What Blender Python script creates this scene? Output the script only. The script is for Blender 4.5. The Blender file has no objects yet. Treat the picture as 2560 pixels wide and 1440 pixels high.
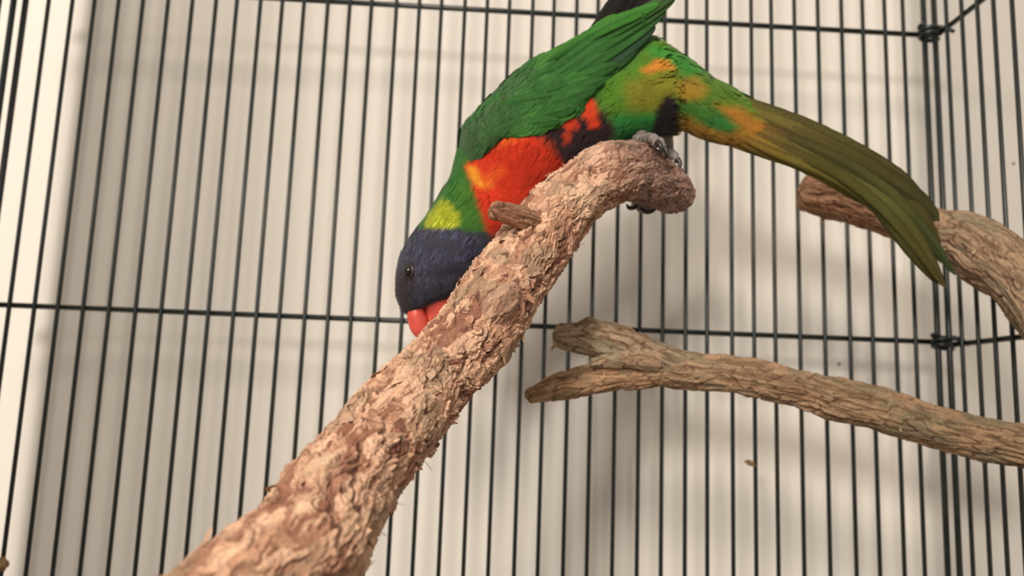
import bpy, math, random
import numpy as np
from mathutils import Vector, Matrix

# ------------------------------------------------------------------ camera, world, lights, exposure
scene = bpy.context.scene
H0 = 0.345                                   # height of the cage datum above the floor
F = 1947.9                                   # focal length in pixels of the 2560x1440 frame
CAM = np.array([0.00188, -0.40748, 0.01141 + H0])
YAW, PITCH, ROLL = -0.04285, 0.14477, -0.03563

def rot(a, b, c):
    ca, sa, cb, sb, cc, sc = math.cos(a), math.sin(a), math.cos(b), math.sin(b), math.cos(c), math.sin(c)
    Rz = np.array([[ca, -sa, 0], [sa, ca, 0], [0, 0, 1]])
    Rx = np.array([[1, 0, 0], [0, cb, -sb], [0, sb, cb]])
    Ry = np.array([[cc, 0, sc], [0, 1, 0], [-sc, 0, cc]])
    return Rz @ Rx @ Ry
RC = rot(YAW, PITCH, ROLL)                   # columns: right, forward, up

cd = bpy.data.cameras.new('camera')
cam = bpy.data.objects.new('camera', cd)
scene.collection.objects.link(cam)
M = Matrix.Identity(4)
for i in range(3):
    M[i][0] = RC[i, 0]; M[i][1] = RC[i, 2]; M[i][2] = -RC[i, 1]; M[i][3] = CAM[i]
cam.matrix_world = M
cd.sensor_width = 36.0
cd.lens = F / 2560 * 36.0
cd.clip_start = 0.005
cd.dof.use_dof = True
cd.dof.focus_distance = 0.248
cd.dof.aperture_fstop = 12.0
scene.camera = cam

world = bpy.data.worlds.new('room_light'); scene.world = world
world.use_nodes = True
bg = world.node_tree.nodes['Background']
bg.inputs[0].default_value = (1.0, 0.93, 0.85, 1)
bg.inputs[1].default_value = 0.46

def area(name, loc, target, size, power, col):
    ld = bpy.data.lights.new(name, 'AREA'); ld.shape = 'DISK'; ld.size = size; ld.energy = power; ld.color = col
    o = bpy.data.objects.new(name, ld); scene.collection.objects.link(o)
    o.location = loc
    o.rotation_euler = (Vector(target) - Vector(loc)).to_track_quat('-Z', 'Y').to_euler()
    return o
area('ceiling_lamp', (-0.42, -1.85, H0 + 1.12), (0, 0, H0 + .1), 0.55, 25, (1.0, 0.90, 0.78))
area('room_lamp', (-0.52, -1.45, H0 + 0.38), (0, 0, H0 + .1), 0.22, 10.5, (1.0, 0.93, 0.86))

vs = scene.view_settings
vs.view_transform = 'Standard'; vs.look = 'None'; vs.exposure = 0.14; vs.gamma = 1.0; vs.use_curve_mapping = False

# ------------------------------------------------------------------ helpers
rng = np.random.default_rng(7)
C = scene.collection

def unp(px, py, Z):
    """pixel + distance along the view axis -> world (arrays allowed)"""
    px, py, Z = np.broadcast_arrays(np.asarray(px, float), np.asarray(py, float), np.asarray(Z, float))
    q = np.stack([(px - 1280) / F * Z, Z, -(py - 720) / F * Z], -1)
    return q @ RC.T + CAM
def to_cam(P): return (np.asarray(P) - CAM) @ RC
def from_cam(q): return np.asarray(q) @ RC.T + CAM
def to_px(P):
    q = to_cam(P); return 1280 + F * q[..., 0] / q[..., 1], 720 - F * q[..., 2] / q[..., 1]

def tag(o, label=None, cat=None, group=None, kind=None):
    if label: o['label'] = label
    if cat: o['category'] = cat
    if group: o['group'] = group
    if kind: o['kind'] = kind
    return o
def empty(name, loc):
    o = bpy.data.objects.new(name, None); C.objects.link(o); o.location = loc; o.empty_display_size = .02
    return o
def link(name, me, parent=None):
    o = bpy.data.objects.new(name, me); C.objects.link(o)
    if parent is not None:
        o.parent = parent
        o.matrix_parent_inverse = Matrix.Translation(-chain_loc(parent))
    return o
def chain_loc(p):
    v = Vector((0, 0, 0))
    while p is not None:
        v += Vector(p.location)
        if p.parent is not None: v += p.matrix_parent_inverse.translation
        p = p.parent
    return v

def mesh(name, V, faces, mat, col=None, uv=None, smooth=True):
    """faces: (n,4) or (n,3) array, or list of such arrays; built with foreach_set"""
    me = bpy.data.meshes.new(name)
    V = np.asarray(V, np.float32)
    fl = faces if isinstance(faces, list) else [faces]
    fl = [np.asarray(f, np.int32) for f in fl if len(f)]
    me.vertices.add(len(V)); me.vertices.foreach_set('co', V.ravel())
    li = np.concatenate([f.ravel() for f in fl])
    tot = np.concatenate([np.full(len(f), f.shape[1], np.int32) for f in fl])
    st = np.concatenate([[0], np.cumsum(tot)[:-1]]).astype(np.int32)
    me.loops.add(len(li)); me.loops.foreach_set('vertex_index', li)
    me.polygons.add(len(tot)); me.polygons.foreach_set('loop_start', st)
    try: me.polygons.foreach_set('loop_total', tot)
    except Exception: pass
    me.polygons.foreach_set('use_smooth', np.full(len(tot), smooth, bool))
    me.update(calc_edges=True)
    if col is not None:
        a = me.color_attributes.new('Col', 'FLOAT_COLOR', 'POINT')
        c4 = np.ones((len(V), 4), np.float32); c4[:, :3] = np.clip(col, 0, 1)
        a.data.foreach_set('color', c4.ravel())
    if uv is not None:
        a = me.attributes.new('fuv', 'FLOAT2', 'POINT'); a.data.foreach_set('vector', np.asarray(uv, np.float32).ravel())
    me.validate()
    me.materials.append(mat)
    return me

def grid_faces(n, m, wrap=True):
    i = np.arange(n - 1)[:, None]; j = np.arange(m if wrap else m - 1)[None, :]
    a = i * m + j; b = i * m + (j + 1) % m
    return np.stack([a, b, b + m, a + m], -1).reshape(-1, 4)

_p = np.random.default_rng(3).permutation(256); PERM = np.concatenate([_p, _p, _p])
GR = np.random.default_rng(4).normal(size=(256, 3)); GR /= np.linalg.norm(GR, axis=1)[:, None]
def perlin(P):
    P = np.asarray(P, np.float64); I = np.floor(P).astype(int); f = P - I; I &= 255
    u = f * f * f * (f * (f * 6 - 15) + 10)
    out = 0
    for dx in (0, 1):
        wx = u[..., 0] if dx else 1 - u[..., 0]
        for dy in (0, 1):
            wy = u[..., 1] if dy else 1 - u[..., 1]
            for dz in (0, 1):
                wz = u[..., 2] if dz else 1 - u[..., 2]
                h = PERM[PERM[PERM[(I[..., 0] + dx) & 255] + ((I[..., 1] + dy) & 255)] + ((I[..., 2] + dz) & 255)]
                g = GR[h]
                out = out + wx * wy * wz * (g[..., 0] * (f[..., 0] - dx) + g[..., 1] * (f[..., 1] - dy) + g[..., 2] * (f[..., 2] - dz))
    return out * 1.6
def fbm(P, o=3, g=.5):
    s = 0; a = 1
    for k in range(o):
        s = s + a * perlin(P * 2.03 ** k + 17.3 * k); a *= g
    return s
def sstep(a, b, x):
    t = np.clip((x - a) / (b - a), 0, 1); return t * t * (3 - 2 * t)
def lerp(a, b, t): return a + (b - a) * t

def spline(K, n, t=None):
    """Catmull-Rom through rows of K (any number of columns), chord-length parameter on first 3"""
    K = np.asarray(K, float)
    d = np.linalg.norm(np.diff(K[:, :3], axis=0), axis=1); T = np.concatenate([[0], np.cumsum(d)])
    m = np.gradient(K, T, axis=0)
    x = np.linspace(0, T[-1], n) if t is None else np.asarray(t) * T[-1]
    k = np.clip(np.searchsorted(T, x, 'right') - 1, 0, len(T) - 2)
    h = (T[k + 1] - T[k])[:, None]; u = ((x - T[k]) / (T[k + 1] - T[k]))[:, None]
    return ((2*u**3 - 3*u**2 + 1) * K[k] + (u**3 - 2*u**2 + u) * h * m[k] + (-2*u**3 + 3*u**2) * K[k+1] + (u**3 - u**2) * h * m[k+1])

def frames(P):
    T = np.gradient(P, axis=0); T /= np.linalg.norm(T, axis=1)[:, None]
    ref = RC[:, 1]
    N = np.zeros_like(P); n = ref - T[0] * (ref @ T[0]); n /= np.linalg.norm(n)
    for i in range(len(P)):
        n = n - T[i] * (n @ T[i]); n /= np.linalg.norm(n); N[i] = n
    return T, N, np.cross(T, N)

def tube_geo(P, r, m, cap=True):
    P = np.asarray(P, float); r = np.broadcast_to(np.asarray(r, float), (len(P),))
    T, N, B = frames(P); th = np.linspace(0, 2 * np.pi, m, endpoint=False)
    V = P[:, None] + r[:, None, None] * (np.cos(th)[None, :, None] * N[:, None] + np.sin(th)[None, :, None] * B[:, None])
    V = V.reshape(-1, 3); fs = [grid_faces(len(P), m)]
    if cap:
        n = len(V); V = np.vstack([V, P[0], P[-1]]); j = np.arange(m)
        fs.append(np.stack([(j + 1) % m, j, np.full(m, n)], 1))
        o = (len(P) - 1) * m
        fs.append(np.stack([o + j, o + (j + 1) % m, np.full(m, n + 1)], 1))
    return V, fs
def join_geo(L):
    V = []; fs = []; o = 0
    for v, f in L:
        V.append(v); fs += [np.asarray(a) + o for a in f]; o += len(v)
    return np.vstack(V), fs

# ------------------------------------------------------------------ materials
def new_mat(name):
    m = bpy.data.materials.new(name); m.use_nodes = True
    nt = m.node_tree; b = nt.nodes['Principled BSDF']
    return m, nt, b
def noise_node(nt, scale, detail=4, coord='Object', rough=.55, stretch=None):
    tc = nt.nodes.new('ShaderNodeTexCoord'); n = nt.nodes.new('ShaderNodeTexNoise')
    n.inputs['Scale'].default_value = scale; n.inputs['Detail'].default_value = detail; n.inputs['Roughness'].default_value = rough
    nt.links.new(tc.outputs[coord], n.inputs['Vector'])
    return n
def plain(name, col, rough=.6, scale=200, var=.15, bump=.1, dist=.0003, spec=.5, metal=0):
    m, nt, b = new_mat(name)
    n = noise_node(nt, scale)
    r = nt.nodes.new('ShaderNodeValToRGB')
    r.color_ramp.elements[0].position = .3; r.color_ramp.elements[1].position = .7
    r.color_ramp.elements[0].color = (*[c * (1 - var) for c in col], 1); r.color_ramp.elements[1].color = (*[min(1, c * (1 + var)) for c in col], 1)
    nt.links.new(n.outputs['Fac'], r.inputs['Fac']); nt.links.new(r.outputs['Color'], b.inputs['Base Color'])
    bp = nt.nodes.new('ShaderNodeBump'); bp.inputs['Strength'].default_value = bump; bp.inputs['Distance'].default_value = dist
    nt.links.new(n.outputs['Fac'], bp.inputs['Height']); nt.links.new(bp.outputs['Normal'], b.inputs['Normal'])
    b.inputs['Roughness'].default_value = rough; b.inputs['Specular IOR Level'].default_value = spec; b.inputs['Metallic'].default_value = metal
    return m
def attr_mat(name, rough, scale, var, bump, dist, spec=.3, sheen=0, barbs=False):
    """colour from the surface's own colour attribute, varied by fine procedural noise"""
    m, nt, b = new_mat(name)
    at = nt.nodes.new('ShaderNodeAttribute'); at.attribute_name = 'Col'
    n = noise_node(nt, scale, 6)
    mr = nt.nodes.new('ShaderNodeMapRange')
    mr.inputs['From Min'].default_value = .3; mr.inputs['From Max'].default_value = .7
    mr.inputs['To Min'].default_value = 1 - var; mr.inputs['To Max'].default_value = 1 + var
    nt.links.new(n.outputs['Fac'], mr.inputs['Value'])
    mx = nt.nodes.new('ShaderNodeVectorMath'); mx.operation = 'SCALE'
    nt.links.new(at.outputs['Color'], mx.inputs[0]); nt.links.new(mr.outputs[0], mx.inputs['Scale'])
    nt.links.new(mx.outputs[0], b.inputs['Base Color'])
    bp = nt.nodes.new('ShaderNodeBump'); bp.inputs['Strength'].default_value = bump; bp.inputs['Distance'].default_value = dist
    hsrc = n.outputs['Fac']
    if barbs:
        uv = nt.nodes.new('ShaderNodeAttribute'); uv.attribute_name = 'fuv'
        sp = nt.nodes.new('ShaderNodeSeparateXYZ'); nt.links.new(uv.outputs['Vector'], sp.inputs[0])
        ab = nt.nodes.new('ShaderNodeMath'); ab.operation = 'ABSOLUTE'; nt.links.new(sp.outputs[1], ab.inputs[0])
        su = nt.nodes.new('ShaderNodeMath'); su.operation = 'MULTIPLY_ADD'; su.inputs[1].default_value = -1.3
        nt.links.new(ab.outputs[0], su.inputs[0]); nt.links.new(sp.outputs[0], su.inputs[2])
        k = nt.nodes.new('ShaderNodeMath'); k.operation = 'MULTIPLY'; k.inputs[1].default_value = 5.5; nt.links.new(su.outputs[0], k.inputs[0])
        si = nt.nodes.new('ShaderNodeMath'); si.operation = 'SINE'; nt.links.new(k.outputs[0], si.inputs[0])
        ad = nt.nodes.new('ShaderNodeMath'); ad.operation = 'MULTIPLY_ADD'; ad.inputs[1].default_value = .35
        nt.links.new(si.outputs[0], ad.inputs[0]); nt.links.new(n.outputs['Fac'], ad.inputs[2]); hsrc = ad.outputs[0]
    nt.links.new(hsrc, bp.inputs['Height']); nt.links.new(bp.outputs['Normal'], b.inputs['Normal'])
    b.inputs['Roughness'].default_value = rough; b.inputs['Specular IOR Level'].default_value = spec
    if sheen: b.inputs['Sheen Weight'].default_value = sheen; b.inputs['Sheen Roughness'].default_value = .5
    return m
M_WALL = plain('painted_wall', (.78, .735, .665), .85, 3.0, .03, .04, .002, .2)
M_FLOOR = plain('floor_covering', (.42, .36, .30), .7, 8, .1, .05, .001)
M_TRAY = plain('tray_plastic', (.10, .10, .10), .5, 60, .1, .05)
M_WIRE = plain('coated_wire', (.010, .014, .0125), .33, 400, .35, .12, .0002, .5)
M_BARK = attr_mat('bark', .88, 900, .22, .55, .0005, .15)
M_PLUME = attr_mat('plumage', .85, 1600, .22, .2, .0003, .10, .12)
M_FEATHER = attr_mat('feather_vane', .75, 700, .12, .5, .00025, .15, 0, barbs=True)
M_BEAK = plain('beak_horn', (.62, .082, .056), .36, 160, .16, .08, .0003, .5)
M_EYE = plain('eye_black', (.006, .005, .005), .06, 100, .1, 0, .0001, .6)
M_IRIS = plain('eye_ring', (.024, .011, .009), .4, 600, .3, .1)
M_FOOT = plain('foot_scales', (.20, .17, .155), .6, 700, .3, .6, .0004)
M_CLAW = plain('claw_horn', (.022, .018, .016), .35, 300, .2, .1)
M_HUSK = plain('husk', (.26, .15, .06), .8, 500, .4, .4, .0005)

# ------------------------------------------------------------------ the room
WALL_Y = 0.052
def box_mesh(name, lo, hi, mat):
    x0, y0, z0 = lo; x1, y1, z1 = hi
    V = [(x0, y0, z0), (x1, y0, z0), (x1, y1, z0), (x0, y1, z0), (x0, y0, z1), (x1, y0, z1), (x1, y1, z1), (x0, y1, z1)]
    Fq = [(0, 3, 2, 1), (4, 5, 6, 7), (0, 1, 5, 4), (1, 2, 6, 5), (2, 3, 7, 6), (3, 0, 4, 7)]
    return mesh(name, V, np.array(Fq), mat, smooth=False)
tag(link('wall_back', box_mesh('wall_back', (-2.2, WALL_Y, 0), (2.2, WALL_Y + .1, 2.4), M_WALL)), 'plain cream painted wall behind the wire cage', kind='structure')
tag(link('floor', box_mesh('floor', (-2.2, -2.6, -.05), (2.2, WALL_Y + .1, 0), M_FLOOR)), 'plain brown floor under the cage', kind='structure')

# ------------------------------------------------------------------ the cage
cage = empty('bird_cage', (0, -.25, 0))
tag(cage, 'black wire bird cage with thin upright bars and horizontal rails', 'cage')
Z0, Z1 = H0 - .318, H0 + .418
RAILS = [H0 + .0514 + k * .1763 for k in (-2, -1, 0, 1, 2)]
XW = [-237.4, -224.9, -213.2, -200.5, -187.5, -174.1, -161.1, -148.4, -137.2, -124.4, -112.6, -100.8, -87.8, -75.8, -63.9, -50.2,
      -37.6, -25.4, -12.4, 0.0, 12.4, 25.4, 37.3, 50.1, 62.1, 75.0, 87.6, 99.9, 112.2, 123.8, 137.3, 149.2, 160.7, 174.1, 187.7,
      201.4, 213.7, 226.6, 237.3]
XC = .2495; XS = .2538; DEEP = .50
def bar_mesh(name, length, r, axis, m=10):
    n = 2
    P = np.zeros((n, 3)); P[:, axis] = np.linspace(0, length, n)
    V, fs = tube_geo(P, r, m)
    return mesh(name, V, fs, M_WIRE)
me_w = bar_mesh('wire', Z1 - Z0, .00112, 2)
me_p = bar_mesh('corner_post', Z1 - Z0 + .006, .00158, 2)
me_rb = bar_mesh('rail', 2 * XC, .0015, 0)
me_rs = bar_mesh('rail_side', DEEP, .0015, 1)
def put(name, me, loc):
    o = link(name, me, cage); o.location = Vector(loc); return o
for x in XW: put('wire', me_w, (x * 1e-3, 0, Z0))
for sx in (-1, 1):
    put('corner_post', me_p, (sx * XC, 0, Z0 - .003))
    put('corner_post', me_p, (sx * XS, -.0032, Z0 - .003))
    y = -.0145
    while y > -DEEP:
        put('wire', me_w, (sx * XS, y + rng.uniform(-.0004, .0004), Z0)); y -= .0128
    put('corner_post', me_p, (sx * XS, -DEEP - .003, Z0 - .003))
    for z in RAILS: put('rail', me_rs, (sx * (XS + .0024), -DEEP - .003, z - .0016))
for z in RAILS: put('rail', me_rb, (-XC, .0024, z))
# wire clips twisted round each pair of corner posts
def clip_mesh():
    t = np.linspace(0, 1, 60); a = t * 2 * np.pi * 2.6
    P = np.stack([.0021 + .0052 * np.cos(a), -.0014 + .0042 * np.sin(a), (t - .5) * .0075], 1)
    V, fs = tube_geo(P, .00125, 8)
    t = np.linspace(0, 1, 8)
    Q = np.stack([.006 + .007 * t, -.003 - .004 * t, .002 - .004 * t ** 2], 1)
    g2 = tube_geo(Q, np.linspace(.0015, .0011, 8), 8)
    V, fs = join_geo([(V, fs), g2])
    return mesh('joint_clip', V, fs, M_WIRE)
me_c = clip_mesh()
for sx in (-1, 1):
    for z in RAILS:
        o = put('joint_clip', me_c, (sx * XC, 0, z)); o.scale = (sx, 1, 1)
# base tray that carries the panels
def tray_mesh():
    hx, y0, y1, zb, zt, w = .262, -DEEP - .012, .012, 0.0, Z0 - .001, .006
    L = []
    def b(lo, hi):
        x0, a0, z0 = lo; x1, a1, z1 = hi
        V = np.array([(x0, a0, z0), (x1, a0, z0), (x1, a1, z0), (x0, a1, z0), (x0, a0, z1), (x1, a0, z1), (x1, a1, z1), (x0, a1, z1)])
        L.append((V, [np.array([(0, 3, 2, 1), (4, 5, 6, 7), (0, 1, 5, 4), (1, 2, 6, 5), (2, 3, 7, 6), (3, 0, 4, 7)])]))
    b((-hx, y0, zb), (hx, y1, zb + .006))
    b((-hx, y0, zb + .006), (-hx + w + .006, y1, zt)); b((hx - w - .006, y0, zb + .006), (hx, y1, zt))
    b((-hx, y0, zb + .006), (hx, y0 + w, zt)); b((-hx, y1 - w - .006, zb + .006), (hx, y1, zt))
    V, fs = join_geo(L)
    return mesh('tray', V, fs, M_TRAY, smooth=False)
link('tray', tray_mesh(), cage)

# ------------------------------------------------------------------ branches
def bark_paper(a, x, y, s, seed, pit):
    """layered papery bark. a: mm along, x,y: mm around. returns (height mm, colour)"""
    o = seed * 31.7
    Q = np.stack([a, x, y], -1)
    wv = np.stack([fbm(Q / 8 + o, 2), fbm(Q / 8 + o + 40, 2), fbm(Q / 8 + o + 80, 2)], -1)
    Q2 = Q + wv * 1.7
    h = 1.1 * fbm(Q / np.array([28, 18, 18]) + o, 2) + .40 * fbm(Q / np.array([11, 6, 6]) + o + 9, 2)
    base = np.array([.235, .105, .062])
    alt = np.array([.36, .19, .115])
    t = sstep(-.35, .4, fbm(Q2 / np.array([14, 6, 6]) + o + 3, 2))[..., None]
    col = lerp(base, alt, t) * np.ones(Q.shape)
    rag = .15 * perlin(Q2 / np.array([4.2, 1.6, 1.6]) + o) + .085 * perlin(Q2 / np.array([1.5, .75, .75]) + o)
    lay = [((36, 11, 11), -.10, .55, (.40, .215, .130)), ((28, 8, 8), .03, .50, (.52, .31, .185)), ((22, 6.5, 6.5), .10, .50, (.34, .16, .095)),
           ((20, 6, 6), .08, .52, (.60, .385, .24)), ((14, 4.2, 4.2), .20, .42, (.45, .25, .15)), ((16, 4.4, 4.4), .22, .42, (.68, .46, .30)), ((8, 2.4, 2.4), .42, .30, (.60, .40, .26))]
    for k, (fr, th, hh, c) in enumerate(lay):
        n = fbm(Q2 / np.array(fr) + o + 11.3 * k, 3, .45) + rag * (1.0 - .3 * pit)
        mk = sstep(th, th + .035, n)
        lift = np.exp(-((n - th - .05) / .07) ** 2)          # edges curl up a little
        h = h + .8 * hh * mk * (1 - .45 * pit) + .17 * lift * mk * (1 - .8 * pit)
        tone = 1 + .22 * perlin(Q2 / np.array([9, 4, 4]) + o + 7 * k)
        col = lerp(col, np.array(c) * tone[..., None], (mk * .88)[..., None])
    # grey-olive weathered patches
    g = sstep(.15, .5, fbm(Q / np.array([16, 11, 11]) + o + 70, 3))[..., None]
    col = lerp(col, np.array([.36, .275, .175]), g * .6)
    # fibres and cracks along the branch
    f1 = perlin(Q2 / np.array([7, 1.1, 1.1]) + o + 5); h = h + .15 * f1; col = col * (1 + .20 * f1)[..., None]
    cr = sstep(.90, .975, 1 - np.abs(perlin(Q2 / np.array([13, 4.2, 4.2]) + o + 21))) * sstep(-.25, .1, fbm(Q / 10 + o + 33, 2))
    cr = np.maximum(cr, .8 * sstep(.93, .985, 1 - np.abs(perlin(Q2 / np.array([7, 2.4, 2.4]) + o + 61))) * sstep(0, .3, fbm(Q / 12 + o + 37, 2)))
    h = h - .75 * cr; col = lerp(col, np.array([.13, .05, .03]), (cr * .75)[..., None])
    # pits
    pt = sstep(.40, .58, perlin(Q / np.array([2.8, 2.0, 2.0]) + o + 55)) * (.25 + .75 * pit)
    h = h - .6 * pt; col = lerp(col, np.array([.15, .075, .05]), (pt * .65)[..., None])
    col = lerp(col, (col * .55 + np.array([.36, .235, .18]) * .45) * np.array([.80, .74, .76]), (np.ones_like(a) * pit)[..., None])
    h = h + .06 * perlin(Q / .6 + o) + .25 * pit * perlin(Q / 1.6 + o)
    col = .34 * (np.clip(col, .01, 1) / .34) ** 1.25 * np.array([.90, .85, .82])
    lum = (col @ np.array([.3, .6, .1]))[..., None]
    return h * .88, lerp(col, lum * np.array([1.14, .98, .90]), .25 + .2 * pit[..., None]) * .97
def bark_fibre(a, x, y, s, seed, pit):
    o = seed * 31.7
    Q = np.stack([a, x, y], -1)
    wv = np.stack([fbm(Q / 9 + o, 2), fbm(Q / 9 + o + 40, 2), fbm(Q / 9 + o + 80, 2)], -1)
    Q2 = Q + wv * .8
    h = .9 * fbm(Q / np.array([24, 12, 12]) + o, 2) + .35 * fbm(Q / np.array([8, 5, 5]) + o + 9, 2)
    r1 = perlin(Q2 / np.array([26, 2.8, 2.8]) + o); r2 = perlin(Q2 / np.array([14, 1.2, 1.2]) + o + 7); r3 = perlin(Q2 / np.array([4, .6, .6]) + o + 13)
    h = h + .75 * (np.abs(r1) - .25) * -1 + .38 * r2 + .18 * r3 + .10 * perlin(Q / .5 + o)
    col = lerp(np.array([.19, .118, .070]), np.array([.40, .275, .175]), sstep(-.4, .45, .8 * r2 + .5 * r1 + .3 * r3)[..., None])
    g = sstep(-.05, .5, fbm(Q / np.array([22, 8, 8]) + o + 70, 3))[..., None]
    col = lerp(col, np.array([.245, .205, .135]), g * .7)
    pk = sstep(.15, .55, fbm(Q / np.array([14, 9, 9]) + o + 90, 2))[..., None]
    col = lerp(col, np.array([.46, .285, .18]), pk * .6)
    cr = sstep(.90, .985, 1 - np.abs(perlin(Q2 / np.array([14, 3.6, 3.6]) + o + 21)))
    h = h - .6 * cr; col = lerp(col, np.array([.12, .07, .042]), (cr * .7)[..., None])
    pt = sstep(.40, .58, perlin(Q / np.array([3.2, 2, 2]) + o + 55)); h = h - .45 * pt; col = lerp(col, np.array([.14, .08, .05]), (pt * .6)[..., None])
    return h, col

def branch_geo(K, res, seed, fn, pitf=None, bumps=(), amp=1.0, endr=.5, rag=1.2, cut0=False):
    """K rows: world xyz, radius (m). res: mesh size in mm. Returns verts, faces, colours, centre line"""
    K = np.asarray(K, float)
    L = np.linalg.norm(np.diff(K[:, :3], axis=0), axis=1).sum() * 1e3
    n = int(L / res); rm = K[:, 3].mean() * 1e3; m = int(2 * np.pi * rm / res)
    S = spline(K, n); P = S[:, :3]; r = S[:, 3] * 1e3
    T, N, B = frames(P)
    s = np.linspace(0, L, n)
    # rounded, slightly ragged cut end at the last station
    e = np.clip((L - s) / (endr * r[-1] + 1e-6), 0, 1); rr = r * np.sqrt(np.clip(1 - (1 - e) ** 2.6, 0, 1))
    if cut0:
        e0 = np.clip(s / (endr * r[0] + 1e-6), 0, 1); rr = rr * np.sqrt(np.clip(1 - (1 - e0) ** 2.6, 0, 1))
    th = np.linspace(0, 2 * np.pi, m, endpoint=False)
    A, TH = np.meshgrid(s, th, indexing='ij')
    cx, cy = np.cos(TH), np.sin(TH)
    rn = r[:, None]
    pit = (pitf(s)[:, None] * np.ones_like(A)) if pitf is not None else np.zeros_like(A)
    h, col = fn(A, rn * cx, rn * cy, s, seed, pit); h = h - h.mean()
    D = cx[..., None] * N[:, None] + cy[..., None] * B[:, None]
    base = P[:, None] + D * (r[:, None, None] * 1e-3)
    for (c, rad, hh, bc) in bumps:
        g = np.exp(-(np.linalg.norm(base - np.asarray(c), axis=-1) / rad) ** 2)
        h = h + hh * g
        if bc is not None: col = lerp(col, np.asarray(bc), np.clip(g * 1.2 - .2, 0, .8)[..., None])
    f = np.clip(rr / r, 0, 1)[:, None]
    rad = rr[:, None] + amp * h * (f ** .5)
    V = P[:, None] + D * (rad[..., None] * 1e-3)
    # uneven end
    V = V + T[:, None] * (1e-3 * rag * (perlin(np.stack([cx * 1.7, cy * 1.7, 0 * cx + seed], -1)) * (1 - e)[:, None] ** 2)[..., None]) if rag else V
    return V.reshape(-1, 3), [grid_faces(n, m)], col.reshape(-1, 3), (P, D, V, T, col)

def kpx(rows):
    """rows of px, py, Z, half-width px -> world xyz + radius"""
    R = np.asarray(rows, float)
    return np.hstack([unp(R[:, 0], R[:, 1], R[:, 2]), (R[:, 3] * R[:, 2] / F)[:, None]])

def scatter(P, T, N, L, W, lift, curl, col, rows=(0, .4, .75, .95), wid=(.45, 1., .85, .45), arch=.12, thick=0):
    """many small bent blades (feathers / bark flakes) as one geometry. all arrays of length n"""
    n = len(P); T = T - N * np.sum(T * N, 1)[:, None]; T /= np.linalg.norm(T, axis=1)[:, None] + 1e-12
    B = np.cross(N, T); L = np.broadcast_to(L, (n,)); W = np.broadcast_to(W, (n,)); lift = np.broadcast_to(lift, (n,)); curl = np.broadcast_to(curl, (n,))
    vs_ = []
    for u, w in zip(rows, wid):
        hgt = (lift * u + curl * u * u) * L
        c = P + T * (L * u)[:, None] + N * hgt[:, None]
        for sg in (-1, 0, 1):
            vs_.append(c + B * (sg * w * W)[:, None] + N * ((arch * W * w) if sg == 0 else 0 * W)[:, None])
    vs_.append(P + T * L[:, None] + N * ((lift + curl) * L)[:, None])
    k = len(vs_); V = np.stack(vs_, 1).reshape(-1, 3)
    q = []
    for i in range(len(rows) - 1):
        a = i * 3
        q += [(a, a + 1, a + 4, a + 3), (a + 1, a + 2, a + 5, a + 4)]
    a = (len(rows) - 1) * 3; t = [(a, a + 1, k - 1), (a + 1, a + 2, k - 1)]
    off = (np.arange(n) * k)[:, None, None]
    Fq = (np.array(q)[None] + off).reshape(-1, 4); Ft = (np.array(t)[None] + off).reshape(-1, 3)
    return V, [Fq, Ft], np.repeat(col, k, 0), k

def flakes(info, n, seed, Lr, Wr, sr=(0, 1), cols=None, lift=(.15, .7), curl=(-.2, .9)):
    P, D, V, T, col = info
    g = np.random.default_rng(seed)
    i = (g.uniform(sr[0], sr[1], n) * (len(P) - 1)).astype(int); j = g.integers(0, V.shape[1], n)
    pos = V[i, j] - D[i, j] * .0003
    ang = g.normal(0, .7, n) + np.where(g.random(n) < .5, 0, np.pi)
    t = T[i] * np.cos(ang)[:, None] + np.cross(D[i, j], T[i]) * np.sin(ang)[:, None]
    c = col[i, j] * g.uniform(.8, 1.25, n)[:, None]
    return scatter(pos, t, D[i, j], g.uniform(*Lr, n), g.uniform(*Wr, n), g.uniform(*lift, n), g.uniform(*curl, n), c,
                   rows=(0, .35, .7, .95), wid=(1., .9, .75, .3), arch=.1)[:3]
def hairs(info, n, seed, Lr, sr=(0, 1)):
    P, D, V, T, col = info
    g = np.random.default_rng(seed)
    i = (g.uniform(sr[0], sr[1], n) * (len(P) - 1)).astype(int); j = g.integers(0, V.shape[1], n)
    d = D[i, j] + T[i] * g.normal(0, .8, n)[:, None] + np.cross(D[i, j], T[i]) * g.normal(0, .6, n)[:, None]
    d /= np.linalg.norm(d, axis=1)[:, None]
    return scatter(V[i, j] - D[i, j] * .0003, d, np.cross(d, T[i]) / (np.linalg.norm(np.cross(d, T[i]), axis=1)[:, None] + 1e-9), g.uniform(*Lr, n), .00013, g.uniform(-.3, .3, n), g.uniform(-.6, .6, n), col[i, j] * .9)[:3]

def merge(L):
    V, fs = join_geo([(a[0], a[1]) for a in L]); return V, fs, np.vstack([a[2] for a in L])

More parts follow.
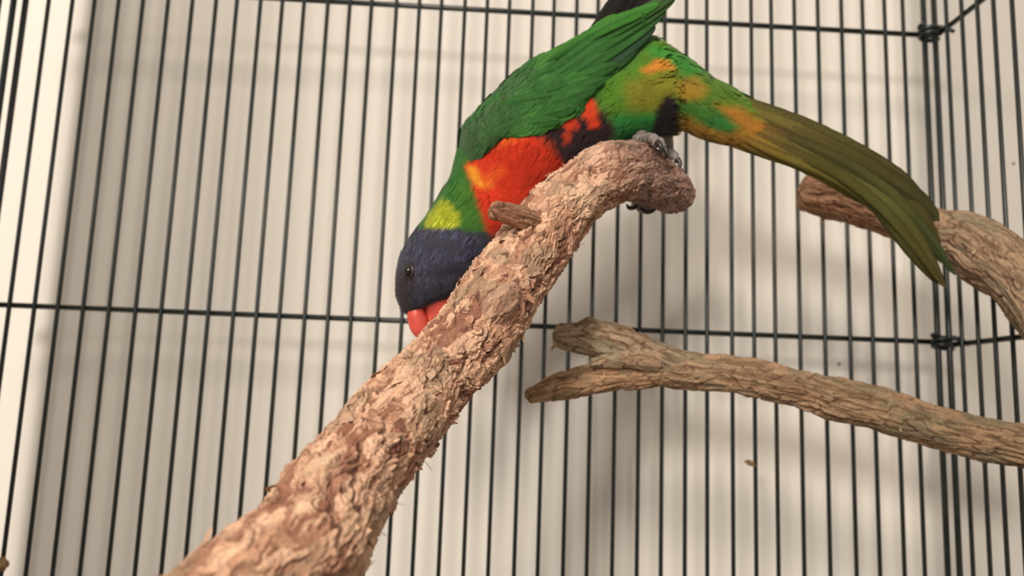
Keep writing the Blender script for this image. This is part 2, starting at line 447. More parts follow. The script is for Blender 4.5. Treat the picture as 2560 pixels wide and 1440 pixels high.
# -- the thick paperbark branch in front
main_px = [(540, 1562, .150, 165), (752, 1382, .168, 150), (852, 1222, .188, 130), (925, 1135, .203, 119), (992, 1048, .216, 110), (1090, 938, .236, 100), (1178, 842, .252, 100),
           (1236, 757, .265, 97), (1312, 643, .279, 93), (1375, 557, .288, 84), (1440, 487, .295, 76), (1515, 438, .302, 79),
           (1580, 425, .312, 74), (1638, 452, .322, 68), (1676, 478, .331, 60), (1706, 502, .338, 46)]
Km = kpx(main_px)
d0 = Km[0, :3] - Km[2, :3]; d0[2] -= .012; d0 /= np.linalg.norm(d0)
ext = []
p = Km[0, :3].copy()
zfloor = .006 + .013
steps = 5; tot = (p[2] - zfloor) / -d0[2]
for k in range(steps, 0, -1): ext.append(np.append(p + d0 * tot * k / steps, .0138))
near = np.array(ext[-1:])                                   # fine mesh from just below the frame
Kfine = np.vstack([near * 1.0, Km]); Kfine[0, :3] = p + d0 * .020; Kfine[0, 3] = .0136
Kco = np.vstack([ext, [np.append(p + d0 * .016, .0134)]]) if tot > .06 else np.array(ext)
Kco = Kco[np.argsort(-np.linalg.norm(Kco[:, :3] - p, axis=1))]
Kco = np.array([k for k in Kco if np.linalg.norm(k[:3] - p) > .015])
knot = unp(1248, 765, .255)
bmp = [(knot, .0052, 2.4, (.55, .36, .22)), (unp(1205, 838, .244), .004, -1.0, None), (unp(1300, 780, .256), .004, 1.0, None),
       (unp(1545, 385, .295), .006, 1.6, None), (unp(1450, 505, .284), .006, 1.0, (.62, .44, .29)), (unp(800, 1165, .176), .004, .9, (.62, .43, .28))]
pitf = lambda s: sstep(.74, .90, s / s[-1])
branch = empty('perch_branch', tuple(ext[0][:3]))
tag(branch, 'thick peeling paperbark branch with a bent top that the parrot stands on', 'branch')
Vm, Fm, Cm, Im = branch_geo(Kfine, .21, 1, bark_paper, pitf, bmp, 1.0, endr=.8, rag=2.0)
link('bark_stem', mesh('bark_stem', Vm, Fm, M_BARK, Cm), branch)
V2, F2, C2, I2 = branch_geo(Kco, .6, 1, bark_paper, None, (), 1.0)
link('lower_stem', mesh('lower_stem', V2, F2, M_BARK, C2), branch)
# stub of a broken twig
Ks = kpx([(1335, 556, .276, 31), (1300, 545, .2705, 30), (1268, 534, .266, 25), (1240, 527, .263, 23), (1227, 523, .2622, 20)])
Vs, Fs, Cs, Is = branch_geo(Ks, .2, 5, bark_fibre, None, (), .8, endr=.45, rag=.8)
link('twig_stub', mesh('twig_stub', Vs, Fs, M_BARK, Cs * np.array([.88, .70, .66])), branch)
# healed knot on the near face
Kk = kpx([(1212, 812, .2465, 24), (1228, 788, .2462, 33), (1252, 758, .2475, 37), (1275, 732, .2510, 29), (1288, 716, .2545, 18)])
Vk = branch_geo(Kk, .22, 12, bark_paper, lambda s: 0 * s + .7, (), .8, endr=.8, rag=.5, cut0=True)
link('knot', mesh('knot', Vk[0], Vk[1], M_BARK, Vk[2] * .8 + np.array([.11, .065, .035])), branch)
# side limb leaving the branch underneath
Kf = kpx([(900, 1225, .203, 40), (892, 1300, .198, 58), (850, 1400, .192, 62), (815, 1520, .186, 66), (775, 1680, .18, 70)])
Vf, Ff, Cf, If = branch_geo(Kf, .3, 8, bark_paper, None, (), .9)
link('side_limb', mesh('side_limb', Vf, Ff, M_BARK, Cf * np.array([.82, .82, .80])), branch)
L = [flakes(Im, 170, 21, (.0015, .0045), (.0007, .0020), (.03, .80), lift=(.02, .3), curl=(0, .5)), flakes(Im, 60, 22, (.0006, .0014), (.0002, .0005), (.78, .995)),
     hairs(Im, 60, 23, (.0015, .0045), (.03, .9))]
Vx, Fx, Cx = merge(L)
tag(link('bark_flakes', mesh('bark_flakes', Vx, Fx, M_BARK, Cx), branch), kind='stuff')

# -- the forked branch
XEND = XS - .004
def to_side(row):  # continue the last direction to the right-hand panel
    return row
K2 = kpx([(1690, 925, .338, 46), (1780, 930, .339, 43), (1880, 945, .339, 45), (1990, 970, .339, 48), (2100, 998, .338, 52), (2210, 1028, .337, 54), (2320, 1062, .335, 52), (2440, 1092, .333, 53), (2560, 1118, .331, 54)])
e = K2[-1].copy(); dd = K2[-1, :3] - K2[-2, :3]; e[:3] += dd * ((XEND - e[0]) / dd[0]); K2 = np.vstack([K2, e])[::-1]
K2 = K2.copy()
fork = empty('perch_branch', tuple(K2[0, :3]))
tag(fork, 'thin grey brown branch ending in a two pronged fork, below the parrot', 'branch')
K2 = np.vstack([K2, kpx([(1640, 918, .337, 42), (1590, 912, .336, 30)])])
Va = branch_geo(K2, .33, 2, bark_fibre, None, [(unp(2210, 990, .332), .004, 1.3, None), (unp(1960, 935, .332), .005, .9, None)], 1.15, endr=.9, rag=0, cut0=True)
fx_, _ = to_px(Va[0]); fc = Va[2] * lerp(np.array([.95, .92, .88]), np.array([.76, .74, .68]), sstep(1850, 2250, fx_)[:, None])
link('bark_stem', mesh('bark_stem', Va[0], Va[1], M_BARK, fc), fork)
Ku = kpx([(1690, 915, .338, 40), (1630, 893, .336, 44), (1570, 868, .335, 46), (1510, 850, .334, 46), (1450, 845, .333, 37), (1412, 842, .3325, 34), (1386, 838, .332, 30)])
Vb = branch_geo(Ku, .3, 3, bark_fibre, None, [(unp(1475, 815, .331), .004, 2.4, None), (unp(1490, 905, .328), .005, 1.2, None)], 1.15, endr=.35, rag=1.5)
link('upper_prong', mesh('upper_prong', Vb[0], Vb[1], M_BARK, Vb[2] * np.array([.92, .98, 1.0])), fork)
Kl = kpx([(1740, 935, .339, 36), (1660, 930, .337, 37), (1580, 935, .335, 37), (1510, 944, .333, 37), (1450, 955, .332, 38), (1390, 968, .331, 32), (1345, 982, .330, 25), (1316, 993, .3295, 17)])
Vc = branch_geo(Kl, .3, 4, bark_fibre, None, [(unp(1395, 935, .328), .004, 1.0, None)], 1.0, endr=.35, rag=1.2)
Ksp = kpx([(1640, 905, .332, 26), (1580, 898, .329, 25), (1520, 900, .327, 19), (1475, 906, .3265, 13)])
Vsp = branch_geo(Ksp, .3, 9, bark_fibre, None, (), .6, endr=.5, rag=.8)
link('spur', mesh('spur', Vsp[0], Vsp[1], M_BARK, Vsp[2]), fork)
link('lower_prong', mesh('lower_prong', Vc[0], Vc[1], M_BARK, Vc[2] * np.array([1.05, .95, .85])), fork)
Vx, Fx, Cx = merge([flakes(Va[3], 50, 31, (.0008, .002), (.0003, .0007), (.3, 1)), flakes(Vb[3], 24, 32, (.001, .0028), (.0003, .001)), flakes(Vc[3], 18, 33, (.001, .0028), (.0003, .001)), hairs(Va[3], 40, 34, (.001, .003), (.3, 1))])
tag(link('bark_flakes', mesh('bark_flakes', Vx, Fx, M_BARK, Cx), fork), kind='stuff')

# -- the curved branch behind the tail
K3 = kpx([(1999, 478, .385, 45), (2060, 490, .384, 47), (2140, 516, .382, 46), (2230, 545, .379, 48), (2320, 572, .373, 56), (2400, 600, .364, 70), (2480, 650, .353, 78), (2548, 700, .342, 72), (2605, 775, .332, 72)])
e = K3[-1].copy(); e[:3] = [XEND, e[1] - .010, e[2] - .022]; K3 = np.vstack([K3, e])[::-1].copy()
curved = empty('perch_branch', tuple(K3[0, :3]))
tag(curved, 'short curved brown branch behind the tip of the parrot tail', 'branch')
pit3 = None
Vd = branch_geo(K3, .33, 6, bark_fibre, None, [(unp(2250, 520, .37), .006, .8, None)], 1.15, endr=.3, rag=1.0, cut0=True)
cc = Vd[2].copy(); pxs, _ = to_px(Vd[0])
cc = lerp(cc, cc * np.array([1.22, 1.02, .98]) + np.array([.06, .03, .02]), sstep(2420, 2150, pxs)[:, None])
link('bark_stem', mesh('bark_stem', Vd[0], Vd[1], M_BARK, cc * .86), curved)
Vx, Fx, Cx = merge([flakes(Vd[3], 40, 41, (.001, .004), (.0004, .0014), (.1, 1)), hairs(Vd[3], 30, 42, (.001, .003), (.1, 1))])
tag(link('bark_flakes', mesh('bark_flakes', Vx, Fx, M_BARK, Cx), curved), kind='stuff')

# ------------------------------------------------------------------ the parrot
ZB = .327
bird = empty('parrot', tuple(unp(1640, 400, .322)))
tag(bird, 'rainbow coloured lorikeet leaning head down over the thick branch', 'parrot')
# dorsal x,y / ventral x,y (pixels), axis distance, lateral ratio
ST = [(1026, 792, 1092, 752, .3225, .60), (1007, 780, 1132, 742, .3225, .74), (993, 750, 1162, 722, .3225, .82), (987, 708, 1192, 690, .323, .86), (994, 660, 1222, 662, .323, .88), (1014, 610, 1246, 628, .324, .86),
      (1052, 555, 1272, 598, .3245, .82), (1092, 500, 1305, 575, .325, .82), (1124, 445, 1345, 548, .329, .83), (1140, 392, 1388, 515, .331, .84), (1152, 340, 1424, 482, .331, .85),
      (1192, 283, 1460, 448, .331, .85), (1262, 222, 1500, 410, .331, .85), (1342, 175, 1540, 380, .331, .85), (1432, 142, 1582, 352, .331, .84), (1525, 112, 1626, 342, .331, .82),
      (1612, 99, 1664, 338, .328, .78), (1690, 133, 1694, 328, .329, .72), (1762, 182, 1742, 340, .330, .62), (1835, 226, 1800, 356, .332, .50), (1905, 262, 1875, 366, .334, .36), (1975, 300, 1955, 372, .336, .2)]
ST = np.array(ST)
stn = np.column_stack([(ST[:, 0] + ST[:, 2]) / 2, (ST[:, 1] + ST[:, 3]) / 2, 0 * ST[:, 0], ST])
SS = spline(stn, 230)[:, 3:]

def poly_sd(px, py, pts):
    """signed distance, positive inside"""
    pts = np.asarray(pts, float); d = np.full(px.shape, 1e9); ins = np.zeros(px.shape, bool)
    for i in range(len(pts)):
        a = pts[i]; b = pts[(i + 1) % len(pts)]; e = b - a
        wx, wy = px - a[0], py - a[1]
        t = np.clip((wx * e[0] + wy * e[1]) / (e @ e), 0, 1)
        d = np.minimum(d, (wx - t * e[0]) ** 2 + (wy - t * e[1]) ** 2)
        c = ((a[1] > py) != (b[1] > py)) & (px < e[0] * (py - a[1]) / (e[1] if e[1] else 1e-9) + a[0]); ins ^= c
    d = np.sqrt(d); return np.where(ins, d, -d)
GREEN = (.030, .125, .022)
PAINT = [
    ([(1640, 60), (2000, 230), (2000, 420), (1690, 400), (1560, 200)], (.085, .17, .018), 30),             # rump, under-tail
    ([(1500, 200), (1660, 130), (1720, 190), (1690, 300), (1560, 360), (1500, 330)], (.075, .185, .018), 22),  # flank
    ([(1560, 205), (1690, 170), (1700, 230), (1650, 285), (1570, 270)], (.17, .17, .018), 20),
    ([(1600, 100), (1700, 130), (1770, 180), (1720, 190), (1640, 145)], (.040, .21, .026), 12),
    ([(1600, 178), (1640, 148), (1672, 150), (1690, 172), (1650, 178), (1612, 186)], (.48, .18, .025), 9),
    ([(1530, 290), (1640, 285), (1660, 330), (1600, 370), (1530, 360)], (.026, .20, .035), 12),             # thigh
    ([(1640, 275), (1672, 232), (1700, 262), (1704, 330), (1660, 345), (1630, 335)], (.014, .010, .012), 7),  # vent
    ([(1690, 205), (1740, 190), (1775, 225), (1745, 255), (1700, 250)], (.30, .19, .022), 12),
    ([(1702, 290), (1800, 300), (1900, 345), (1960, 360), (1900, 395), (1760, 355), (1700, 340)], (.27, .145, .022), 14),
    ([(1790, 262), (1850, 270), (1990, 345), (1960, 372), (1850, 330)], (.34, .145, .02), 16),
    ([(1700, 262), (1740, 250), (1800, 280), (1848, 318), (1830, 330), (1770, 318), (1715, 285)], (.045, .14, .022), 13),
    ([(1745, 305), (1800, 290), (1846, 320), (1820, 332)], (.028, .15, .03), 8),
    ([(1895, 360), (1985, 372), (2000, 384), (1900, 378)], (.03, .14, .035), 6),
    ([(1290, 350), (1400, 300), (1510, 275), (1545, 330), (1480, 420), (1400, 440), (1360, 380)], (.030, .015, .018), 12),  # belly
    ([(1160, 415), (1215, 368), (1262, 338), (1330, 330), (1372, 372), (1412, 410), (1430, 470), (1340, 590), (1235, 625), (1205, 560), (1186, 490)], (.50, .032, .011), 7),  # breast
    ([(1166, 414), (1190, 418), (1206, 445), (1235, 466), (1198, 470), (1178, 450)], (.66, .25, .022), 8),
    ([(1200, 440), (1250, 415), (1262, 432), (1215, 468)], (.62, .085, .014), 14),
    ([(1215, 370), (1275, 340), (1320, 345), (1260, 365)], (.66, .10, .016), 8),
    ([(1452, 262), (1470, 242), (1490, 255), (1500, 320), (1478, 322), (1458, 290)], (.60, .050, .014), 5),
    ([(1395, 300), (1432, 278), (1448, 318), (1425, 330)], (.52, .045, .014), 5),
    ([(1405, 335), (1425, 325), (1432, 350), (1412, 360)], (.40, .04, .014), 5),
    ([(1340, 330), (1352, 325), (1395, 380), (1385, 385)], (.34, .04, .014), 6),
    ([(1060, 560), (1230, 590), (1250, 640), (1180, 660), (1040, 640)], (.030, .045, .022), 20),
    ([(900, 575), (1040, 568), (1150, 572), (1215, 585), (1255, 620), (1330, 620), (1300, 900), (900, 900)], (.041, .040, .059), 9),  # head
    ([(985, 690), (1030, 655), (1042, 700), (1030, 770), (1010, 800), (985, 740)], (.030, .024, .028), 10),
    ([(1058, 553), (1102, 497), (1128, 508), (1150, 535), (1148, 566), (1110, 572), (1062, 568)], (.29, .32, .02), 6),  # collar
    ([(1128, 470), (1175, 440), (1190, 500), (1215, 570), (1165, 580), (1150, 540)], (.045, .13, .018), 10),
]
def paint(px, py, wob=5.0):
    Q = np.stack([px / 16, py / 16, 0 * px], -1)
    wx = px + wob * fbm(Q, 2); wy = py + wob * fbm(Q + 50, 2)
    c = np.ones(px.shape + (3,)) * np.array(GREEN)
    for pts, colr, so in PAINT:
        a = sstep(-so, so, poly_sd(wx, wy, pts))
        c = lerp(c, np.array(colr), a[..., None])
    return c * .93

NB = 120
th = np.linspace(0, 2 * np.pi, NB, endpoint=False)
def body_grid(SS):
    cxp, cyp = (SS[:, 0] + SS[:, 2]) / 2, (SS[:, 1] + SS[:, 3]) / 2
    ax, ay = (SS[:, 0] - SS[:, 2]) / 2, (SS[:, 1] - SS[:, 3]) / 2
    Z = SS[:, 4]; half = np.hypot(ax, ay) * Z / F; lat = half * SS[:, 5]
    # metric camera space at the axis distance
    cx = (cxp - 1280) / F * Z; cy = -(cyp - 720) / F * Z
    dx = ax / F * Z; dy = -ay / F * Z
    co, si = np.cos(th), np.sin(th)
    q = np.stack([cx[:, None] + dx[:, None] * co, Z[:, None] - lat[:, None] * si, cy[:, None] + dy[:, None] * co], -1)
    return q
QB = body_grid(SS)
VB = from_cam(QB)                       # (n, NB, 3), theta=pi/2 faces the camera side
def grid_normals(V):
    du = np.gradient(V, axis=0); dv = np.roll(V, -1, 1) - np.roll(V, 1, 1)
    n = np.cross(dv, du); n /= np.linalg.norm(n, axis=-1)[..., None] + 1e-12
    c = V.mean(1, keepdims=True); s = np.sign(np.sum(n * (V - c), -1).mean()); return n * s
NBn = grid_normals(VB)
bpx, bpy_ = to_px(VB)
CB = paint(bpx, bpy_)
lump = (fbm(QB * 90, 2) * .0007)
VBd = VB + NBn * lump[..., None]
n_ = VBd.shape[0]
Vb_ = np.vstack([VBd.reshape(-1, 3), VBd[0].mean(0), VBd[-1].mean(0)])
j = np.arange(NB); k0 = n_ * NB
fb = [grid_faces(n_, NB), np.stack([(j + 1) % NB, j, np.full(NB, k0)], 1), np.stack([(n_ - 1) * NB + j, (n_ - 1) * NB + (j + 1) % NB, np.full(NB, k0 + 1)], 1)]
cb_ = np.vstack([CB.reshape(-1, 3), CB[0].mean(0), CB[-1].mean(0)])
link('body', mesh('body', Vb_, fb, M_PLUME, cb_), bird)

# -- contour feathers lying on the body
def body_plumage():
    g = np.random.default_rng(11)
    A = np.linalg.norm(np.cross(np.gradient(VB, axis=0), np.roll(VB, -1, 1) - VB), axis=-1)
    cum = np.cumsum(A.ravel()); out = []
    N = 15000
    idx = np.searchsorted(cum, g.random(N) * cum[-1]); i, jj = np.divmod(idx, NB)
    i = np.clip(i, 2, n_ - 12)
    P = VBd[i, jj]; Nn = NBn[i, jj]
    T = VB[np.clip(i + 3, 0, n_ - 1), jj] - VB[i - 2, jj]; T /= np.linalg.norm(T, axis=1)[:, None]
    px, py = to_px(P)
    fx, fy = to_px(P + T * .003)
    c = paint(fx, fy, 4.0)
    fr = i / n_
    head = fr < .19
    Ls = np.where(head, g.uniform(.0028, .0050, N), g.uniform(.005, .009, N))
    Ws = np.where(head, g.uniform(.0003, .0006, N), g.uniform(.0007, .0016, N))
    face = fr < .10; Ls = np.where(face, Ls * .6, Ls)
    jit = g.uniform(.86, 1.15, N); jit = np.where(head, g.uniform(.65, 1.7, N), jit)
    c = c * jit[:, None] * (1 + g.normal(0, .05, (N, 3)))
    blue = head & (g.random(N) < .35) & (fr > .04)
    c[blue] = c[blue] * np.array([1.2, 1.2, 1.45])
    T = T + np.cross(Nn, T) * g.normal(0, .12, N)[:, None]
    V, f, cc, k = scatter(P - Nn * .0001, T, Nn, Ls, Ws, np.where(head, g.uniform(.03, .075, N), g.uniform(.045, .10, N)), g.uniform(-.06, .0, N), c)
    vx, vy = to_px(V); pv = paint(vx, vy, 4.0)
    mod = np.repeat(jit[:, None] * np.where(blue[:, None], np.array([1.2, 1.2, 1.45]), 1.0), k, 0)
    return V, f, pv * mod
Vp, Fp, Cp = body_plumage()
tag(link('contour_plumage', mesh('contour_plumage', Vp, Fp, M_PLUME, Cp), bird), kind='stuff')

# -- front surface lookup used to lay the wing on the flank
front = QB[:, (np.sin(th) > -.05)]
fpx = 1280 + F * front[..., 0] / front[..., 1]; fpy = 720 - F * front[..., 2] / front[..., 1]
FX, FY, FZ = fpx.ravel(), fpy.ravel(), front[..., 1].ravel()
def zfront(px, py):
    px = np.atleast_1d(np.asarray(px, float)); py = np.atleast_1d(np.asarray(py, float)); out = np.zeros(len(px))
    for a in range(0, len(px), 400):
        d = (px[a:a+400, None] - FX) ** 2 + (py[a:a+400, None] - FY) ** 2
        k = np.argpartition(d, 10, axis=1)[:, :10]; dk = np.take_along_axis(d, k, 1); w = 1 / (dk + 30)
        out[a:a+400] = (FZ[k] * w).sum(1) / w.sum(1)
    return out

# wing outline: leading (upper) edge and trailing (lower) edge, shoulder -> tip
UP = [(1143, 400), (1150, 345), (1190, 283), (1240, 228), (1310, 170), (1400, 124), (1480, 80), (1560, 42), (1640, 4)]
LO = [(1152, 418), (1195, 390), (1255, 346), (1330, 334), (1405, 305), (1450, 264), (1505, 205), (1570, 140), (1645, 55)]
def wing_shell(lift=.0028):
    nu, nv = 60, 22
    u = np.linspace(0, 1, nu)
    a = spline(np.column_stack([UP, np.zeros(len(UP))]), nu)[:, :2]; b = spline(np.column_stack([LO, np.zeros(len(LO))]), nu)[:, :2]
    v = np.linspace(0, 1, nv)
    G = a[:, None] * (1 - v)[None, :, None] + b[:, None] * v[None, :, None]
    z = zfront(G[..., 0].ravel(), G[..., 1].ravel()).reshape(nu, nv)
    for _ in range(4):                                     # smooth
        z[1:-1] = (z[:-2] + z[2:] + 2 * z[1:-1]) / 4; z[:, 1:-1] = (z[:, :-2] + z[:, 2:] + 2 * z[:, 1:-1]) / 4
    ed = np.sin(np.pi * np.clip(v, .0, 1)) ** .5
    z = z - lift * (.45 + .55 * ed)[None] * sstep(0, .12, u)[:, None]
    k = sstep(.55, 1, u)[:, None]; zt = .309 + .004 * v[None]
    z = lerp(z, zt, k)
    return G, z
WG, WZ = wing_shell()
def mirror_cam(P):
    q = to_cam(P); q[..., 1] = 2 * ZB - q[..., 1]; return from_cam(q)
WV = unp(WG[..., 0], WG[..., 1], WZ)
du = np.gradient(WV, axis=0); dv = np.gradient(WV, axis=1); WN = np.cross(du, dv); WN /= np.linalg.norm(WN, axis=-1)[..., None]
WN *= np.sign(np.sum(WN * (CAM - WV), -1).mean())
WT = du / np.linalg.norm(du, axis=-1)[..., None]
def wing_col(px, py, g=None):
    Q = np.stack([px / 60, py / 60, 0 * px], -1)
    n = fbm(Q, 3)
    c = lerp(np.array([.022, .090, .018]), np.array([.042, .150, .026]), sstep(-.4, .4, n)[..., None])
    c = lerp(c, np.array([.038, .080, .030]), (sstep(1350, 1150, px) * .8)[..., None])     # duller mantle
    top = sstep(26, 4, poly_sd(px, py, UP + LO[::-1])) * sstep(1300, 1400, px) * sstep(30, -30, py - (190 - (px - 1300) * .58))
    return lerp(c, np.array([.065, .20, .022]), (top * .6)[..., None])
def wing_obj(mir):
    V = np.concatenate([WV - WN * .0012, WV], 1)                      # closed lens: inner and outer sheet
    nu, nv = WV.shape[:2]
    Vin = (WV - WN * .0022).reshape(-1, 3); Vout = WV.reshape(-1, 3)
    Vv = np.vstack([Vout, Vin]); fo = grid_faces(nu, nv, False); fi = fo[:, ::-1] + nu * nv
    rim = []
    idx = np.arange(nu * nv).reshape(nu, nv)
    loop = np.concatenate([idx[0, :], idx[1:, -1], idx[-1, -2::-1], idx[-2:0:-1, 0]])
    nx = np.roll(loop, -1)
    rim = np.stack([loop, loop + nu * nv, nx + nu * nv, nx], 1)
    px, py = to_px(Vv); c = wing_col(px, py)
    if mir: Vv = mirror_cam(Vv)
    return mesh('wing', Vv, [fo, fi, rim], M_PLUME, c)
wing_near = link('wing', wing_obj(False), bird)
wing_far = link('wing', wing_obj(True), bird)

def wing_plumage(mir):
    g = np.random.default_rng(5); N = 3200
    u = g.random(N) ** .9 * .80; v = g.random(N)
    i = (u * (WV.shape[0] - 1)).astype(int); jj = (v * (WV.shape[1] - 1)).astype(int)
    P = WV[i, jj]; Nn = WN[i, jj]; T = WT[i, jj]
    px, py = to_px(P); c = wing_col(px, py) * g.uniform(.84, 1.16, N)[:, None] * (1 + g.normal(0, .04, (N, 3)))
    Ls = lerp(.006, .015, u) * g.uniform(.8, 1.2, N); Ws = lerp(.0013, .0024, u) * g.uniform(.8, 1.2, N)
    o = np.argsort(-u)
    V, f, cc, _ = scatter(P - Nn * .0003, T + np.cross(Nn, T) * g.normal(0, .07, N)[:, None], Nn, Ls, Ws, g.uniform(.015, .06, N), g.uniform(-.06, 0, N), c)
    if mir: V = mirror_cam(V)
    return mesh('covert_plumage', V, f, M_PLUME, cc)
for w, mr in ((wing_near, False), (wing_far, True)):
    tag(link('covert_plumage', wing_plumage(mr), w), kind='stuff')

# -- long feathers: one blade each
def blade(name, ctrl, wmax, cols, parent, roll=0.0, prof=None, camber=.18, tip=.12, mir=False, n=44, m=9, asym=0.0, point=2.0, edge_dark=.15):
    """ctrl: px,py,Z rows base->tip. wmax: half width px. cols: list of (t, rgb)"""
    Cc = np.asarray(ctrl, float)
    P = spline(unp(Cc[:, 0], Cc[:, 1], Cc[:, 2]), n)
    T = np.gradient(P, axis=0); T /= np.linalg.norm(T, axis=1)[:, None]
    view = P - CAM; view /= np.linalg.norm(view, axis=1)[:, None]
    Nn = -(view - T * np.sum(view * T, 1)[:, None]); Nn /= np.linalg.norm(Nn, axis=1)[:, None]
    B = np.cross(T, Nn)
    cr, sr = math.cos(roll), math.sin(roll)
    B, Nn = B * cr + Nn * sr, Nn * cr - B * sr
    t = np.linspace(0, 1, n)
    if prof is None: w = np.minimum(1, .35 + 1.6 * t) * np.clip(1 - np.clip((t - (1 - tip)) / tip, 0, 1) ** point, 0, 1) ** .55
    else: w = np.interp(t, prof[0], prof[1])
    wm = wmax * np.mean(Cc[:, 2]) / F * w
    v = np.linspace(-1, 1, m)
    off = v[None] * wm[:, None] + asym * wm[:, None]
    edge = 1 + .05 * perlin(np.stack([t[:, None] * 30 + 0 * v, 9 * v + 0 * t[:, None], np.full((n, m), len(name) + Cc[0, 0] * .1)], -1))
    hgt = -(v[None] ** 2) * camber * wm[:, None] + .00022 * np.exp(-(v / .09) ** 2)[None] * (1 - t)[:, None]
    V = P[:, None] + B[:, None] * (off * edge)[..., None] + Nn[:, None] * hgt[..., None]
    Vlow = V - Nn[:, None] * .00022
    tt = [a for a, _ in cols]; cc = np.array([b for _, b in cols], float)
    col = np.stack([np.interp(t, tt, cc[:, k]) for k in range(3)], -1)[:, None] * np.ones((1, m, 1))
    col = col * (1 + .22 * fbm(np.stack([t[:, None] * 5 + 0 * v, v * 2.2 + 0 * t[:, None], np.full((n, m), Cc[-1, 0] * .37)], -1), 2))[..., None]
    col = col * (1 - .35 * np.exp(-(v / .13) ** 2) - edge_dark * np.clip((np.abs(v) - .7) / .3, 0, 1))[None, :, None]         # darker shaft
    s = t * np.linalg.norm(np.diff(P, axis=0), axis=1).sum() * 1e3
    uv = np.stack([s[:, None] + 0 * v, off * 1e3], -1)
    VV = np.vstack([V.reshape(-1, 3), Vlow.reshape(-1, 3)])
    if mir: VV = mirror_cam(VV)
    f1 = grid_faces(n, m, False); idx = np.arange(n * m).reshape(n, m)
    loop = np.concatenate([idx[0, :], idx[1:, -1], idx[-1, -2::-1], idx[-2:0:-1, 0]]); nx = np.roll(loop, -1)
    rim = np.stack([loop, loop + n * m, nx + n * m, nx], 1)
    me = mesh(name, VV, [f1, f1[:, ::-1] + n * m, rim], M_FEATHER, np.vstack([col.reshape(-1, 3)] * 2), np.vstack([uv.reshape(-1, 2)] * 2))
    return link(name, me, parent)

g1, g2, g3 = (.024, .095, .020), (.034, .120, .025), (.030, .070, .033)
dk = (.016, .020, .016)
# flight feathers of the near wing (tips along the raised wing end)
FL = [  # base, mid, tip
    ((1400, 235), (1545, 140), (1640, 66), 17, [(0, g1), (.6, g3), (1, (.020, .055, .025))], .3125),
    ((1390, 215), (1550, 110), (1668, 22), 18, [(0, g1), (.7, g2), (1, g3)], .3115),
    ((1380, 195), (1540, 90), (1690, -6), 18, [(0, g2), (.7, g2), (1, (.05, .085, .03))], .3105),
    ((1370, 175), (1530, 78), (1712, -30), 17, [(0, g2), (.6, g2), (1, (.055, .075, .035))], .3098),
    ((1360, 160), (1500, 75), (1650, 8), 15, [(0, g2), (1, (.05, .20, .026))], .3090),
    ((1410, 262), (1520, 180), (1606, 104), 14, [(0, g1), (.5, g1), (1, (.020, .040, .020))], .3132),
]
for b, mdp, tp, w, cl, z in FL:
    for wg, mr in ((wing_near, False), (wing_far, True)):
        zb = float(zfront([b[0]], [b[1]])[0]) - .0022
        if mr: continue
        blade('flight_feather', [(b[0], b[1], zb), (mdp[0], mdp[1], min(z, .3125)), (tp[0], tp[1], z)], w, cl, wg, roll=.15, tip=.28)
# secondaries / tertials: tips laid along the trailing edge
for b, tp, w in (((1330, 300), (1440, 268), 17), ((1350, 270), (1490, 222), 19), ((1370, 250), (1512, 200), 18), ((1300, 255), (1420, 215), 20),
                 ((1290, 315), (1400, 302), 15), ((1390, 225), (1545, 160), 17), ((1240, 270), (1380, 240), 18), ((1320, 205), (1450, 150), 18), ((1390, 180), (1500, 110), 16)):
    mx, my = (b[0] + tp[0]) / 2, (b[1] + tp[1]) / 2 - 2
    zz = zfront([b[0], mx, tp[0]], [b[1], my, tp[1]]) - np.array([.0026, .0033, .0035])
    blade('flight_feather', [(b[0], b[1], zz[0]), (mx, my, zz[1]), (tp[0], tp[1], zz[2])], w, [(0, (.028, .105, .020)), (.7, (.030, .108, .021)), (1, (.024, .085, .018))], wing_near, roll=.05, tip=.3)
# dark gap under the raised wing: shade put in as near-black blades, not real quills
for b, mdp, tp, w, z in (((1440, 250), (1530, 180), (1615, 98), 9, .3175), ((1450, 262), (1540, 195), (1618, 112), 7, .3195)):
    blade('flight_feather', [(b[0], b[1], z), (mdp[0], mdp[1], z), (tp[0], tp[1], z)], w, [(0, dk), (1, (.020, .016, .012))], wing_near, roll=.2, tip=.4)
# flight feathers of the far wing, dark, showing past the near one
for b, mdp, tp, w, z in (((1425, 160), (1520, 62), (1640, -130), 36, .338), ((1450, 160), (1548, 55), (1680, -130), 36, .340), ((1480, 160), (1585, 50), (1715, -120), 34, .342), ((1500, 160), (1612, 40), (1730, -110), 30, .343)):
    blade('flight_feather', [(b[0], b[1], z - .004), (mdp[0], mdp[1], z), (tp[0], tp[1], z + .006)], w, [(0, (.03, .035, .02)), (.3, (.016, .013, .011)), (1, (.012, .010, .009))], wing_far, roll=-.25, tip=.3)

